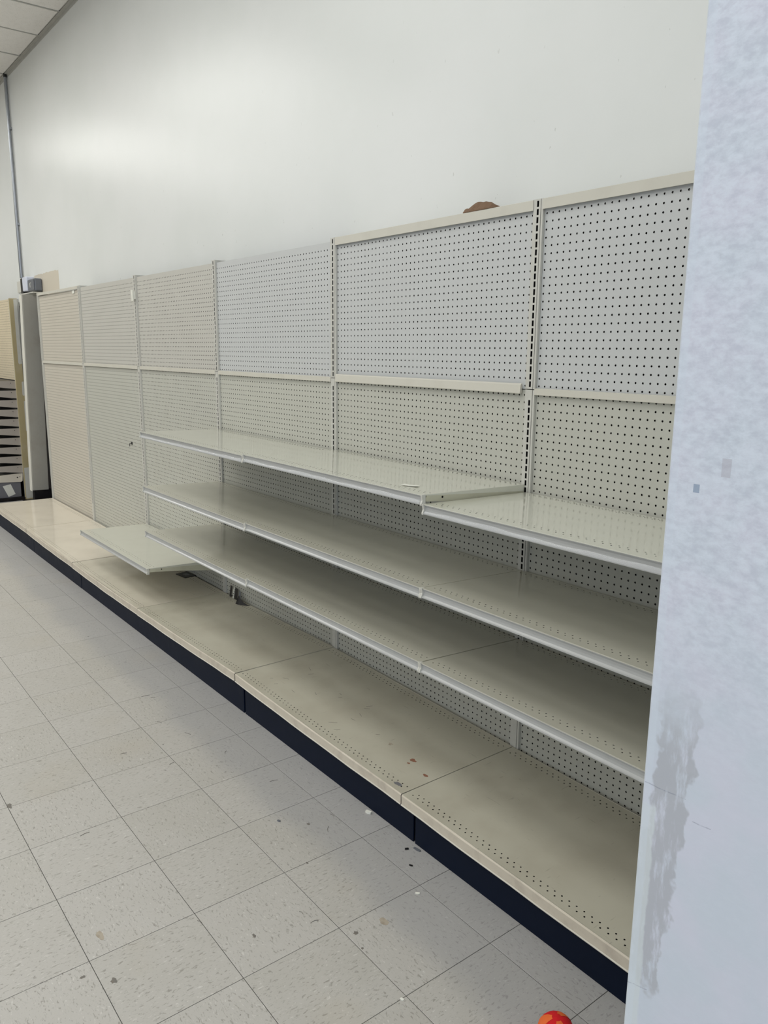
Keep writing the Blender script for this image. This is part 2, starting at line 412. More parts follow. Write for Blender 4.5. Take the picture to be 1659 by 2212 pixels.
for i in range(-34, 23):
    for j in range(-31, 3):
        cx = XT+12*i+6; cy = YE+12*j+6
        if cx < XL+6 or cy < YF or cy > WY: continue
        vis = False; area_ = 0
        if cy < -16:
            pts = [pix((cx+a, cy+c, 0)) for a in (-6, 0, 6) for c in (-6, 0, 6)]
            if all(pts) and any(-10 < p[0] < 1400 and p[1] < 2225 for p in pts):
                vis = True; area_ = max(p[1] for p in pts)-min(p[1] for p in pts)
        (cand if vis else rest).append((area_, cx, cy, i, j))
cand.sort(reverse=True); rest += cand[290:]; cand = cand[:290]
for a, cx, cy, i, j in cand:
    o = link('floor_tile', tile_me, floor, (cx, cy, R_.uniform(-.006, .004)))
    o.rotation_euler = (0, 0, math.pi/2*((i+j) % 2)+math.pi*R_.randint(0, 1))
tb = MB()
for a, cx, cy, i, j in rest: tile_into(tb, cx, cy, 6)
o = tb.build('floor_tiles_beyond', floor, fix=False); o['kind'] = 'stuff'

# ceiling: 24 x 48 tiles on a bar grid (bars run out from the wall every 24 inches)
tm = MB(); tm.box((-11.6, -23.6, 0), (11.6, 23.6, .35), M_CTILE); tm_me = tm.mesh('ceiling_tile')
rest_c = MB(); bars = MB()
XC0 = -226.0
for i in range(-8, 22):
    xc = XC0+24*i+12
    for j in range(0, 8):
        yc = WY-1-24-48*j
        if -320 < xc < -160 and j == 0: link('ceiling_tile', tm_me, ceiling, (xc, yc, CEIL+R_.uniform(0, .12)))
        else: rest_c.box((xc-11.6, yc-23.6, CEIL+.05), (xc+11.6, yc+23.6, CEIL+.35), M_CTILE, skip=('top',))
o = rest_c.build('ceiling_tiles_beyond', ceiling); o['kind'] = 'stuff'
for i in range(-8, 22):
    bb = MB(); bb.box((-.3, YF, CEIL-.12), (.3, WY, CEIL+.1), M_TBAR); bb.box((-.08, YF, CEIL+.1), (.08, WY, CEIL+.3), M_TBAR)
    link('ceiling_bar', bb.mesh('ceiling_bar'), ceiling, (XC0+24*i, 0, 0))
for j in range(1, 8):
    bb = MB(); bb.box((XL, -.3, CEIL-.1), (XR, .3, CEIL+.1), M_TBAR); link('ceiling_bar', bb.mesh('ceiling_bar'), ceiling, (0, WY-1-48*j, 0))
b = MB(); b.prism([(WY, CEIL-1.1), (WY-.12, CEIL-1.1), (WY-.12, CEIL-.15), (WY-1.1, CEIL-.15), (WY-1.1, CEIL), (WY, CEIL)], 'x', XL, XR, M_TBAR)
struct(b.build('trim_1'))

# ceiling strip lamps (out of the frame, they light the shop)
def lamp(x, y, label):
    t = thing('ceiling_lamp', label, 'lamp', (x, y, CEIL), 0, 'light panels on the shop ceiling')
    b = MB(); b.prism([(-24, 0), (24, 0), (23, -2.2), (-23, -2.2)], 'x', -48, 48, M_CAP); b.build('housing', t)
    b = MB(); b.prism([(-22.5, -2.25), (22.5, -2.25), (22, -3.0), (-22, -3.0)], 'x', -47, 47, M_TUBE); b.build('diffuser', t)
    l = area('lamp_light', (x, y, CEIL-4.2), (92, 44), (0, 0, 0), LAMP_POWER[y]*LAMP_X[x], LAMP_COLOR)
for y in LAMP_POWER:
    for x in (-340, -220, -100, 20, 140, 248):
        lamp(x, y, 'white fluorescent ceiling light panel of the shop, outside the picture')

# ------------------------------------------------------------------ wall shelving bays
UX = [0, -47.3, -94.7, -142.9, -191.4, -239.6]      # upright centre lines, right to left
UPX = UX
def upright_mesh(z0, z1, zs0, zs1, slot0, mat, name='upright'):
    """steel post; slots every inch from zs0 to zs1"""
    b = MB(); hw = .17; L, Rr = -.72, .46
    # front plate in 1-inch courses
    n = int(zs1-zs0); z = slot0
    courses = []
    while z+.5 <= zs1:
        if z-.5 >= zs0: courses.append(z)
        z += 1
    yf = -.32
    if courses:
        for z in courses:
            a, c = z-.5, z+.5; s0, s1 = z-.375, z+.375
            V = [(L, yf, a), (Rr, yf, a), (Rr, yf, c), (L, yf, c), (-hw, yf, s0), (hw, yf, s0), (hw, yf, s1), (-hw, yf, s1),
                 (-hw, yf+.05, s0), (hw, yf+.05, s0), (hw, yf+.05, s1), (-hw, yf+.05, s1)]
            b.add(V, [(0, 1, 5, 4), (1, 2, 6, 5), (2, 3, 7, 6), (3, 0, 4, 7), (4, 5, 9, 8), (5, 6, 10, 9), (6, 7, 11, 10), (7, 4, 8, 11)], mat)
        lo, hi = courses[0]-.5, courses[-1]+.5
        b.add([(L, yf, z0), (Rr, yf, z0), (Rr, yf, lo), (L, yf, lo)], [(0, 1, 2, 3)], mat)
        b.add([(L, yf, hi), (Rr, yf, hi), (Rr, yf, z1), (L, yf, z1)], [(0, 1, 2, 3)], mat)
        b.add([(L+.05, yf+.45, z0), (Rr, yf+.45, z0), (Rr, yf+.45, z1), (L+.05, yf+.45, z1)], [(0, 1, 2, 3)], M_BLACK)  # black sheet inside the post stands in for shade behind the slots
    else:
        b.add([(L, yf, z0), (Rr, yf, z0), (Rr, yf, z1), (L, yf, z1)], [(0, 1, 2, 3)], mat)
    # sides, back, right-hand return strip behind a groove, left flange
    b.box((L, yf, z0), (Rr, 3.4, z1), mat, skip=('front',))
    b.box((.56, yf+.02, z0), (.86, 3.2, z1), mat); b.box((Rr, yf+.2, z0), (.56, 1, z1), M_DARK)
    b.box((-1.04, -.04, z0), (L, .5, z1), mat)
    return b.mesh(name)
UP_LOW = upright_mesh(0, 58.95, 12.4, 58.6, 13.2, M_UPR)
UP_TOP = upright_mesh(59.05, 83.3, 59.1, 83.25, 59.7, M_UPR)

def perf_plate(x0, x1, yb, yf, zfun, r, rows_f, rows_b, mats, lipf, lipb, depth=.05):
    """flat steel plate with two staggered perforation rows along front and rear; folds down front and back"""
    cells = []; Q = []
    def strip(y0, y1, off):
        n = int(x1-x0-1)
        xs = x0+((x1-x0)-n)/2+off
        for i in range(n): cells.append((xs+i, xs+i+1, y0, y1))
        Q.append(([(x0, y0, 0), (xs, y0, 0), (xs, y1, 0), (x0, y1, 0)], 0)); Q.append(([(xs+n, y0, 0), (x1, y0, 0), (x1, y1, 0), (xs+n, y1, 0)], 0))
    y = yf
    def fl(y0, y1):
        for i in range(16):
            a, c = x0+(x1-x0)*i/16, x0+(x1-x0)*(i+1)/16
            Q.append(([(a, y0, 0), (c, y0, 0), (c, y1, 0), (a, y1, 0)], 0))
    fl(y, y+rows_f[0]); y += rows_f[0]
    strip(y, y+rows_f[1], -.25); y += rows_f[1]; strip(y, y+rows_f[1], .25); y += rows_f[1]
    e = yb-rows_b[0]-2*rows_b[1]
    m = 6
    for k in range(m): fl(y+(e-y)*k/m, y+(e-y)*(k+1)/m)
    strip(e, e+rows_b[1], -.25); strip(e+rows_b[1], e+2*rows_b[1], .25); fl(yb-rows_b[0], yb)
    # folds
    Q.append(([(x0, yf, -lipf), (x1, yf, -lipf), (x1, yf, 0), (x0, yf, 0)], 0))
    Q.append(([(x0, yf, -lipf), (x0, yf+.35, -lipf), (x1, yf+.35, -lipf), (x1, yf, -lipf)], 0))
    Q.append(([(x0, yb, 0), (x1, yb, 0), (x1, yb, -lipb), (x0, yb, -lipb)], 0))
    for xx, o_ in ((x0, 0), (x1, 1)):
        Q.append(([(xx, yf, 0), (xx, yb, 0), (xx, yb, -lipb), (xx, yf, -lipf)] if not o_ else [(xx, yf, 0), (xx, yf, -lipf), (xx, yb, -lipb), (xx, yb, 0)], 0))
    def warp(V):
        V = V.copy(); V[:, 2] += zfun(V[:, 0], V[:, 1]); return V
    return perf_mesh('plate', cells, Q, 'xy', 0.0, mats, depth, r, warp=warp)

BAYS = [
    # right upright index None for first; x0 (left upright), x1, upper/lower paint, deck zL,zR, label
    dict(xl=0, xr=47.6, zl=6.5, zr=6.1, top='pinkish', deck=M_DECK),
    dict(xl=UX[1], xr=0, zl=7.2, zr=6.55, top='cream', deck=M_DECK),
    dict(xl=UX[2], xr=UX[1], zl=6.45, zr=7.3, top=None, deck=M_DECK),
    dict(xl=UX[3], xr=UX[2], zl=6.5, zr=6.5, top=None, deck=M_DECK_HALFLIT),
    dict(xl=UX[4], xr=UX[3], zl=7.1, zr=6.6, top=None, deck=M_DECK_LIT),
    dict(xl=UX[5], xr=UX[4], zl=7.3, zr=7.15, top='thin', deck=M_DECK_LIT)]
BAY_LABELS = ['grey pegboard shelving bay nearest the camera, cut off by the white wall end',
    'pegboard shelving bay with brown paper on its cream top rail',
    'pegboard shelving bay with leaning cards at the back of its base deck',
    'pegboard shelving bay with a black packet lying on its base deck',
    'bare pegboard shelving bay with a hook, seen past the low shelf',
    'farthest bare pegboard bay at the corner under the beige wall patch']
for k, B in enumerate(BAYS):
    x0 = B['xl']; w = B['xr']-B['xl']
    t = thing('shelving_bay', BAY_LABELS[k], 'shelving', (x0, 0, 0), 0, 'pegboard bays of the long wall shelving')
    me_u = pegboard('upper_pegboard', .88, w-1.04, 59.0, 82.75 if not B['top'] else 82.3, 59.45, (M_PEG, M_PEG, M_PEG, M_PEG_WARM, M_PEG_WARM, M_PEG_CREAM)[k])
    link('upper_pegboard', me_u, t)
    me_l = pegboard('lower_pegboard', .88, w-1.04, 4.0, 58.9, 58.2, M_PEG_LOW if k < 5 else M_PEG_CREAM)
    link('lower_pegboard', me_l, t)
    link('upright', UP_LOW, t); u = link('upright', UP_TOP, t)
    if k == 5:      # flat side of the last upright faces the corner
        pass
    mr = M_RAIL
    if B['top']:
        hgt = 1.3 if B['top'] != 'thin' else .9
        b = MB(); b.prism([(-.42, 83.25-hgt), (-.42, 83.2), (-.36, 83.25), (3.2, 83.25), (3.2, 83.1), (-.3, 83.1), (-.3, 83.25-hgt)], 'x', .9 if k else .9, w-.74, M_RAIL)
        b.build('top_rail', t)
    b = MB()
    if k == 1: pr = [(-.30, 59.75), (-.50, 59.55), (-.62, 58.45), (-.55, 58.35), (-.25, 58.42), (-.18, 59.6)]; xa, xb_ = .95, w-1.5
    else: pr = [(-.12, 59.2), (-.40, 59.12), (-.42, 58.32), (-.36, 58.28), (-.05, 58.28), (-.05, 59.2)]; xa, xb_ = .9, w-.74
    b.prism(pr, 'x', xa, xb_, M_RAIL); b.build('splice_rail', t)
    # base deck with worn folded lip
    zl, zr = B['zl'], B['zr']
    def zf(x, y, zl=zl, zr=zr, w=w, k=k):
        f = np.clip(x/w, 0, 1); sag = -.28*np.sin(np.pi*f)*np.clip((y+22)/-1+1, .3, 1) if k in (3, 4) else -.1*np.sin(np.pi*f)
        return zl*(1-f)+zr*f+sag
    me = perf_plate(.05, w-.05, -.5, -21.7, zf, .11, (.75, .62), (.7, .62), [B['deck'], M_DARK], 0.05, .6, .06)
    deck = link('base_deck', me, t)
    nseg = 12; V = []; F = []
    for i in range(nseg+1):
        x = .05+(w-.1)*i/nseg; z = float(zf(np.array([x]), np.array([-21.7]))[0]); wob = .07*math.sin(i*1.7+k*2)+.05*R_.uniform(-1, 1)
        V += [(x, -21.70, z), (x, -21.82+wob*.4, z-.18), (x, -21.80+wob*.5, z-1.38), (x, -21.35, z-1.46)]
    for i in range(nseg):
        for j in range(3): F.append((4*i+j, 4*i+j+1, 4*i+j+5, 4*i+j+4))
    lipV = list(V); b = MB(); b.add(V, F, M_LIP); lip = b.build('front_lip', deck, smooth=False, fix=False)
    V = []; F = []
    for i in range(nseg+1):
        x, y, z = .05+(w-.1)*i/nseg, lipV[4*i+2][1], lipV[4*i+2][2]
        V += [(x, y-.02, z+.02), (x, y-.16, z-.03), (x, y-.14, z-.12), (x, y+.1, z-.12)]
    for i in range(nseg):
        for j in range(3): F.append((4*i+j, 4*i+j+1, 4*i+j+5, 4*i+j+4))
    b = MB(); b.add(V, F, M_RAIL); b.build('lip_glint', lip, fix=False)  # pale strip colours in the light caught by the lip's lower edge
    b = MB(); b.box((.3, -20.6, .05), (w-.3, -.9, .9), M_DARK); b.box((.2, -20.6, 0), (.6, -.8, 5.4), M_DARK); b.build('base_frame', t)
    # kick plate, its joints set 1.8 inch right of the uprights
    xa, xb_ = 2.0, w+(1.7 if k else 0)
    if k == 5: xa = -1
    if k == 4: xa = 5.2
    if k == 3: xa = 4.4
    if k == 3: xb_ = w+2.8
    if k == 4: xb_ = w+4.3
    if k == 5: xb_ = w+5.0
    b = MB(); b.box((xa, -20.95+.04*(k % 2), 0), (xb_-.12, -20.7, min(zl, zr)-.55), M_KICK); b.build('kick_plate', t, bevel=.04)
    if k == 4:
        b = MB(); b.cyl((39.2, 0.02, 36.9), (39.2, -.6, 36.9), .11, M_BLACK); b.cyl((39.2, -.6, 36.95), (39.2, -.7, 36.0), .09, M_BLACK); b.box((38.9, -.12, 36.5), (39.5, -.02, 37.3), M_BLACK)
        tag(b.build('hook', t), 'small black hook')
    if k == 5:
        b = MB(); b.box((40.9, -.08, 81.2), (43.4, -.01, 82.3), M_PAPER); tag(b.build('sticker', t), 'small white sticker')
# white clip hung on the fourth upright
b = MB(); b.prism([(-.9, 79.4), (.25, 79.4), (.4, 79.2), (.4, 76.6), (.2, 76.5), (-.7, 76.5)], 'y', -1.15, -.95, M_PAPER); b.box((.28, -1.1, 77), (.38, -.33, 79), M_PAPER)
tag(b.build('label_holder', loc=(UX[3]+.3, 0, 0)), 'white plastic label holder hooked high on a slotted upright', 'label holder')

# ------------------------------------------------------------------ hung shelves
CH_PROF = [(-18.50, -.11), (-18.96, -.11), (-19.03, -.13), (-19.0, -.17), (-18.86, -.2), (-18.76, -.40), (-18.75, -.68), (-18.82, -.94), (-19.00, -1.10), (-19.10, -1.16), (-19.10, -1.26), (-18.95, -1.30), (-18.6, -1.30), (-18.6, -1.2), (-18.9, -1.16), (-18.66, -.9), (-18.6, -.3), (-18.5, -.2)]
def shelf(xl, w, zb, zf_, label, mat, group, film=False, dz=(0, 0)):
    """shelf hung on the uprights, its rear edge at zb, front edge at zf_; dz = sag of left/right end"""
    t = thing('hung_shelf', label, 'shelf', (xl, 0, zb), 0, group)
    t.rotation_euler = (-math.atan2(zf_-zb, 19.0), math.atan2(dz[0]-dz[1], w), 0)
    me = perf_plate(.12, w-.12, -.42, -18.98, lambda x, y: 0*x, .10, (1.05, .6), (.45, .55), [mat, M_DARK], .10, .9)
    link('shelf_panel', me, t)
    prof = [(-.36, -.06), (-18.2, -.06), (-18.5, -.9), (-17.2, -.95), (-12, -1.35), (-.36, -2.75)]
    for x in (.13, w-.24):
        b = MB(); b.prism(prof, 'x', x, x+.11, M_BRACKET)
        b.prism([(-.38, -.5), (.12, -.5), (.12, -.9), (-.1, -1.1), (-.38, -1.0)], 'x', x, x+.1, M_DARK)
        br = b.build('bracket', t)
        xo = x+.13 if x > 5 else x-.02
        b = MB(); b.cyl((x-.04, -15.6, -.5), (x+.15, -15.6, -.5), .14, M_DARK, 10); b.build('rivet', br)
    b = MB(); b.prism(CH_PROF, 'x', .28, w-.28, M_CHAN); ch = b.build('price_channel', t)
    for x in (.02, w-.27):
        b = MB(); b.prism([(-18.6, .03), (-19.0, .03), (-19.14, 0), (-19.12, -.2), (-19.0, -.7), (-19.16, -1.15), (-19.14, -1.34), (-18.5, -1.36), (-18.5, -.3)], 'x', x, x+.25, M_CAP)
        b.build('end_cap', t)
    if film:
        V = []; F = []; n = 60
        rr = random.Random(int(abs(xl)*10)); ph = rr.uniform(0, 6)
        for i in range(n+1):
            x = .5+(w-1)*i/n; q = .07*math.sin(i*.23+ph)+.05*math.sin(i*.71+ph*2)
            V += [(x, -19.03, -.75+q), (x, -19.13-abs(q)*.5, -.92+q*.6), (x, -19.16, -1.15)]
        for i in range(n):
            for j in range(2): F.append((3*i+j, 3*i+j+1, 3*i+j+4, 3*i+j+3))
        b = MB(); b.add(V, F, M_FILM); tag(b.build('label_film', t, smooth=True), 'clear wrinkled plastic film strip')
    return t
g = 'hung metal shelves of the long shelving'
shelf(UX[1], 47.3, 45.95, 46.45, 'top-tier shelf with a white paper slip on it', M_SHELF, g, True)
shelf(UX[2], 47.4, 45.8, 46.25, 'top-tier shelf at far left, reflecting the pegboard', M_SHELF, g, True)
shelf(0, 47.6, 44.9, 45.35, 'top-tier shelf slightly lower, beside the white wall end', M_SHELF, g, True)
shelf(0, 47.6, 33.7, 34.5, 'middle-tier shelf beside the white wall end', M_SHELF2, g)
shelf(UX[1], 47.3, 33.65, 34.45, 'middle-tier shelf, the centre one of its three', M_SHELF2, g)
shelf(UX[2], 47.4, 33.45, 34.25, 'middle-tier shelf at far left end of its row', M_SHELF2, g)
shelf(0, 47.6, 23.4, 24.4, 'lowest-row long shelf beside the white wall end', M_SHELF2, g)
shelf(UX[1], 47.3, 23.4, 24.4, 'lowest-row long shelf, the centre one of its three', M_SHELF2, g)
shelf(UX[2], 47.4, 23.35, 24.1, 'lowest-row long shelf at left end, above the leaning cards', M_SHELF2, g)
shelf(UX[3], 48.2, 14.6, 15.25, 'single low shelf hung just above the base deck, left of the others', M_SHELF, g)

# ------------------------------------------------------------------ corner cover, conduit and boxes
t = thing('corner_cover', 'tall sheet cover of the corner post, shade-toned grey face, lit-toned left edge', 'post cover', (-250, 0, 0))
b = MB(); b.box((-3.4, -3.6, 9), (0, 2.3, 83.3), M_DUCT_SHADE); b.build('cover_sheet', t, bevel=.15)
b = MB(); b.box((-3.9, -3.8, 8.6), (-.5, -3.62, 83.0), M_DUCT_LIT); tag(b.build('lit_edge_strip', t, bevel=.05), 'edge strip in a lit tone')
b = MB(); b.box((-3.2, -3.0, 0), (-.3, WY-.1, 9), M_DARK); tag(b.build('foot', t), 'black foot')
t.rotation_euler = (math.radians(-1.45), 0, 0)
t.location = (-250*S, -1.35*S, 0)
b = MB(); b.box((-281, 3.3, 0), (-244, WY-.02, 80.5), M_DARK); tag(b.build('gap_shade_board'), 'dark sheet standing in for the shaded gap behind the corner post cover', 'board')  # added dark sheet, paints the shade in the gap beside the cover
def rbox(b, a, c, mat): b.box(a, c, mat)
t = thing('conduit', 'thin steel conduit pipe running up the wall to the ceiling', 'pipe', (-273.8, 3.2, 91))
b = MB(); b.cyl((0, 0, 0), (0, 0, CEIL-91), .6, M_STEEL, 14); b.build('pipe', t, smooth=False)
for z in (20, 55): b = MB(); b.box((-.9, -.1, z), (.9, .8, z+.9), M_STEEL); b.build('pipe_strap', t)
b = MB(); b.cyl((0, 0, 0), (0, 0, 1.4), .62, M_STEEL, 14); b.build('coupling', t)
b = MB(); b.cyl((0, 0, CEIL-91-1.2), (0, 0, CEIL-91), .62, M_BLACK, 14); b.build('coupling', t)
b = MB(); b.cyl((0, 0, 0), (0, 0, CEIL-90), .10, M_PAPER, 6); tag(b.build('cable', loc=(-278.8, 3.85, 90)), 'thin white cable running beside the steel conduit', 'cable')
t = thing('junction_box', 'grey metal junction box with rounded cover beside the white box', 'electrical box', (-252.2, 3.9, 84.75))
b = MB(); b.box((-4.7, -2.6, 0), (4.7, 0, 4.5), M_BOXG); b.build('box_body', t, bevel=.35)
b = MB(); b.box((-4.2, -2.95, .3), (4.2, -2.62, 4.2), M_BOXG); b.build('cover', t, bevel=.2)
b = MB(); b.box((-.9, -3.02, 1.4), (-.5, -2.96, 3.1), M_PAPER); b.box((-.9, -3.02, 2.9), (.6, -2.96, 3.1), M_PAPER); b.build('marking', t)
t = thing('control_box', 'white plastic box with black side mounted over the corner post', 'electrical box', (-260.5, 3.9, 84.9))
b = MB(); b.box((-3.1, -3.1, .2), (3.1, -.1, 5.6), M_BOXW); b.build('box_body', t, bevel=.4)
b = MB(); b.box((-6.6, -2.9, -.6), (-3.3, 0, 5.3), M_BLACK); b.prism([(-7.2, -.4), (-1.0, -.4), (-2.2, -1.6), (-4.4, -1.5)], 'y', -3, 0, M_BLACK); b.box((-8.2, -2, 5.3), (-4.4, -.3, 5.9), M_BLACK); tag(b.build('bracket', t, bevel=.1), 'black bracket')
b = MB(); b.box((-22.4, -.4, .8), (-17.0, 0, 5.2), M_CAP); b.build('wall_plate', t, bevel=.08)
b = MB(); b.box((-265, .2, 83.9), (-246.8, 3.9, 84.3), M_CAP); tag(b.build('ledge'), 'narrow white ledge under the two electrical boxes', 'ledge')

# ------------------------------------------------------------------ second run of shelving beyond the corner
XQ = -281.4
t = thing('far_shelving_bay', 'cream pegboard bay with tan end panel at far left edge', 'shelving', (XQ, 0, 0))
me = pegboard('pegboard', -47, -.9, 50.5, 83.2, 82.4, M_PEG_TAN); link('pegboard', me, t)
b = MB(); b.box((-47, 0.1, 1), (-.9, .4, 50.4), M_BLACK); tag(b.build('shade_panel', t), 'black sheet standing in for shade behind the shelves')  # added dark sheet, paints the shade seen between the stored shelves
b = MB(); b.box((-.9, -.45, .2), (0, 2.6, 83.4), M_TAN); ep = b.build('end_panel', t, bevel=.08); ep['label'] = 'tan painted end panel'
for (y0, y1, z0, z1) in ((1.1, 2.58, 57, 83.2), (1.7, 2.55, 44, 50), (1.9, 2.55, 29, 42), (-.2, 2.55, .5, 14)):
    b = MB(); b.prism([(y0, z0+.6), (y0+.4, z0), (y1, z0+.3), (y1, z1), (y0+.1, z1-.2)], 'x', .005, .02, M_CAP); tag(b.build('paint_patch', ep), 'pale paint patch')
link('upright', UP_LOW, t, (-1.2, 0, 0)); link('upright', UP_TOP, t, (-1.2, 0, 0))
b = MB(); b.box((-47, 3.3, 0), (-.9, 3.6, 82), M_BROWN_SHADE); b.build('backing', t)
b = MB(); b.prism([(-.3, 11.5), (-19, 10.3), (-19.5, 9.8), (-19.3, 8.6), (-18, 8.4), (-1.2, 7.6), (-.6, 8)], 'x', -48, -2.0, M_DECK_LIT); bd = b.build('base_deck', t, bevel=.15)
b = MB(); b.cyl((-2.05, -2.6, 9.7), (-1.95, -2.6, 9.7), .3, M_BLACK, 8); b.build('bolt', bd)
b = MB(); b.cyl((-2.05, -1.6, 9.9), (-1.95, -1.6, 9.9), .18, M_BLACK, 8); b.build('bolt', bd)
b = MB(); b.box((-48, -19, 1.2), (-2.4, -1.4, 8.0), M_GREYBASE); gb = b.build('base_box', t, bevel=.2); gb['label'] = 'dark grey base box'
b = MB(); b.prism([(-8.6, 6.4), (-5.4, 7.0), (-3.8, 2.6), (-6.6, 1.6)], 'x', -2.38, -2.34, M_PAPER); tag(b.build('paper_label', gb), 'torn white paper label')
b = MB(); b.box((-48, -19.4, 0), (-.2, 0, 1.15), M_DARK); b.build('kick_base', t)
ordn = ['topmost', 'second from top', 'third from top', 'fourth from top', 'fifth from top', 'fifth from bottom', 'fourth from bottom', 'third from bottom', 'second from bottom', 'bottom']
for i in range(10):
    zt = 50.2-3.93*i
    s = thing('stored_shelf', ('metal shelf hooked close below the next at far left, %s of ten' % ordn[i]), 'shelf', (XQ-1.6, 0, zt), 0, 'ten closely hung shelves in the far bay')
    b = MB(); b.box((-45.6, -15.4, -.08), (-.1, -.4, 0), M_BLACK); b.box((-45.6, -15.5, -2.2), (-.1, -15.4, 0), M_STORED); b.build('shelf_panel', s)  # panel top coloured black to stand for the shade between shelves
    m_ = M_STORED
    b = MB(); b.prism([(-.25, 0), (-15.4, 0), (-15.4, -2.0), (-14, -2.0), (-7, -2.5), (-.3, -3.3)], 'x', -.1, 0, m_); br = b.build('bracket', s)
    b = MB(); b.cyl((0, -2.2, -.9), (.05, -2.2, -.9), .17, M_BLACK, 8); b.box((-.08, -.3, -2.9), (.02, .1, -2.4), M_BLACK); b.box((-.08, -.3, -1.2), (.02, .1, -.7), M_BLACK); b.build('hook', br)

# ------------------------------------------------------------------ loose things
rr = random.Random(3)
# crumpled brown paper on the top rail
b = MB(); V = []; F = []; nx, ny = 12, 5
for i in range(nx+1):
    f = i/nx
    for j in range(ny+1):
        q = j/ny; prof = math.sin(math.pi*min(1, f*1.1))**.6*1.25 if f > .12 else .5+.25*(f < .05)
        h = prof*(1-.5*abs(q-.4)*1.4)
        V.append((-14.0+6.6*f+rr.uniform(-.06, .06), -.4+1.9*q+rr.uniform(-.1, .1), 83.3+max(.02, h*(.15 if j in (0, ny) else 1)+rr.uniform(-.12, .12))))
k0 = len(V); V += [(v[0], v[1], 83.27) for v in V[:k0]]
for i in range(nx):
    for j in range(ny):
        a = i*(ny+1)+j; F.append((a, a+ny+1, a+ny+2, a+1)); F.append((k0+a, k0+a+1, k0+a+ny+2, k0+a+ny+1))
for i in range(nx):
    for j in (0, ny):
        a = i*(ny+1)+j; c = a+ny+1; F.append((a, c, k0+c, k0+a) if j == 0 else (c, a, k0+a, k0+c))
for j in range(ny):
    F.append((j+1, j, k0+j, k0+j+1)); a = nx*(ny+1)+j; F.append((a, a+1, k0+a+1, k0+a))
b.add(V, F, M_BROWNPAPER); tag(b.build('brown_paper', fix=True), 'crumpled brown paper lying on the cream top rail', 'paper')
# paper slip on the top shelf
def slip(name, cx, cy, z, w, h, rz, mat, label, cat, curl=.12, tilt=(0, 0)):
    b = MB(); V = []; F = []
    for i in range(5):
        x = -w/2+w*i/4; zz = curl*((i/4-.5)*2)**2
        V += [(x, -h/2, zz), (x, h/2, zz), (x, -h/2, zz+.02), (x, h/2, zz+.02)]
    for i in range(4):
        a = 4*i; F += [(a+2, a+6, a+7, a+3), (a, a+1, a+5, a+4), (a, a+4, a+6, a+2), (a+1, a+3, a+7, a+5)]
    F += [(0, 2, 3, 1), (16, 17, 19, 18)]
    b.add(V, F, mat); o = b.build(name, loc=(cx, cy, z)); o.rotation_euler = (tilt[0], tilt[1], rz); return tag(o, label, cat)
slip('paper_slip', -6.5, -15.6, 46.42, 2.4, 1.1, .35, M_PAPER, 'small white paper slip lying on the top-tier shelf', 'paper', .06, (-.03, 0))
# black packet on the fourth deck
t = thing('black_packet', 'flat black packet lying at the back of the deck under the low shelf', 'packet', (-113.6, -1.4, 6.42), .1)
b = MB(); b.box((-2.4, -2.0, 0), (2.4, 1.2, .18), M_BLACK); b.build('packet_body', t, bevel=.05)
b = MB(); b.box((-.9, -.9, .185), (.9, .3, .2), M_BOXG); tag(b.build('printed_patch', t), 'grey printed patch')
# leaning cards
for i, (x, h, w_, m_, lab) in enumerate(((-90.0, 2.6, .9, M_BLACK, 'black card leaning on the pegboard, leftmost of the small row'),
        (-88.6, 2.6, .5, M_PAPER, 'white printed card leaning on the pegboard between two dark ones'),
        (-87.3, 2.6, 1.3, M_BLACK, 'wide black card leaning on the pegboard right of the white one'),
        (-85.6, 2.3, .7, M_BOXG, 'grey card leaning on the pegboard, next to the curled one'))):
    t = thing('leaning_card', lab, 'card', (x, -1.15, 6.62), 0, 'cards leaning at the back of the deck')
    b = MB(); b.prism([(-w_/2-.5, h), (w_/2-.5, h-.15), (w_/2+.2, 0), (-w_/2+.2, 0)], 'y', 0, .06, m_)
    b.build('card_body', t); t.rotation_euler = (math.radians(-17), 0, 0)
    if m_ is M_PAPER:
        b = MB()
        for q in range(5): b.box((-.35+.09*q, -.015, .4+.5*q), (.1-.05*q, -.003, .62+.5*q), M_BLACK)
        b.build('printing', t)
b = MB(); V = []; F = []
for i in range(9):
    a = i/8; x = -84.4+3.4*a; y = -2.6+1.9*a*a; h = 1.8*(1-a)**1.3+.05
    V += [(x, y, 6.62), (x+.1, y+.9*(1-a), 6.62+h), (x, y+.05, 6.62), (x+.1, y+.05+.9*(1-a), 6.62+h)]
for i in range(8):
    a = 4*i; F += [(a, a+4, a+5, a+1), (a+2, a+3, a+7, a+6), (a+1, a+5, a+7, a+3)]
b.add(V, F, M_BLACK); tag(b.build('curled_card'), 'curled black sheet standing at the back of the deck, rightmost', 'card', 'cards leaning at the back of the deck')
# red and orange toy ball at the bottom edge
t = thing('felt_ball', 'red and orange round felt ball on the floor at the bottom edge', 'ball', (33.7, -30.3, 0))
def sphere(b, r, z, mat, n=20, m=12, sel=None):
    V = [(r*math.sin(math.pi*j/m)*math.cos(2*math.pi*i/n), r*math.sin(math.pi*j/m)*math.sin(2*math.pi*i/n), z+r*math.cos(math.pi*j/m)*.92) for j in range(m+1) for i in range(n)]
    F = [(j*n+i, (j+1)*n+i, (j+1)*n+(i+1) % n, j*n+(i+1) % n) for j in range(m) for i in range(n) if sel is None or sel(i, j)]
    b.add(V, F, mat)
b = MB(); sphere(b, 1.72, 1.6, M_RED); b.build('ball_body', t, smooth=True)
for off in (4, 11, 17):
    b = MB(); sphere(b, 1.75, 1.6, M_ORANGE, sel=lambda i, j: off <= i < off+3 and 1 <= j < 10); tag(b.build('patch', t, smooth=True), 'orange patch')

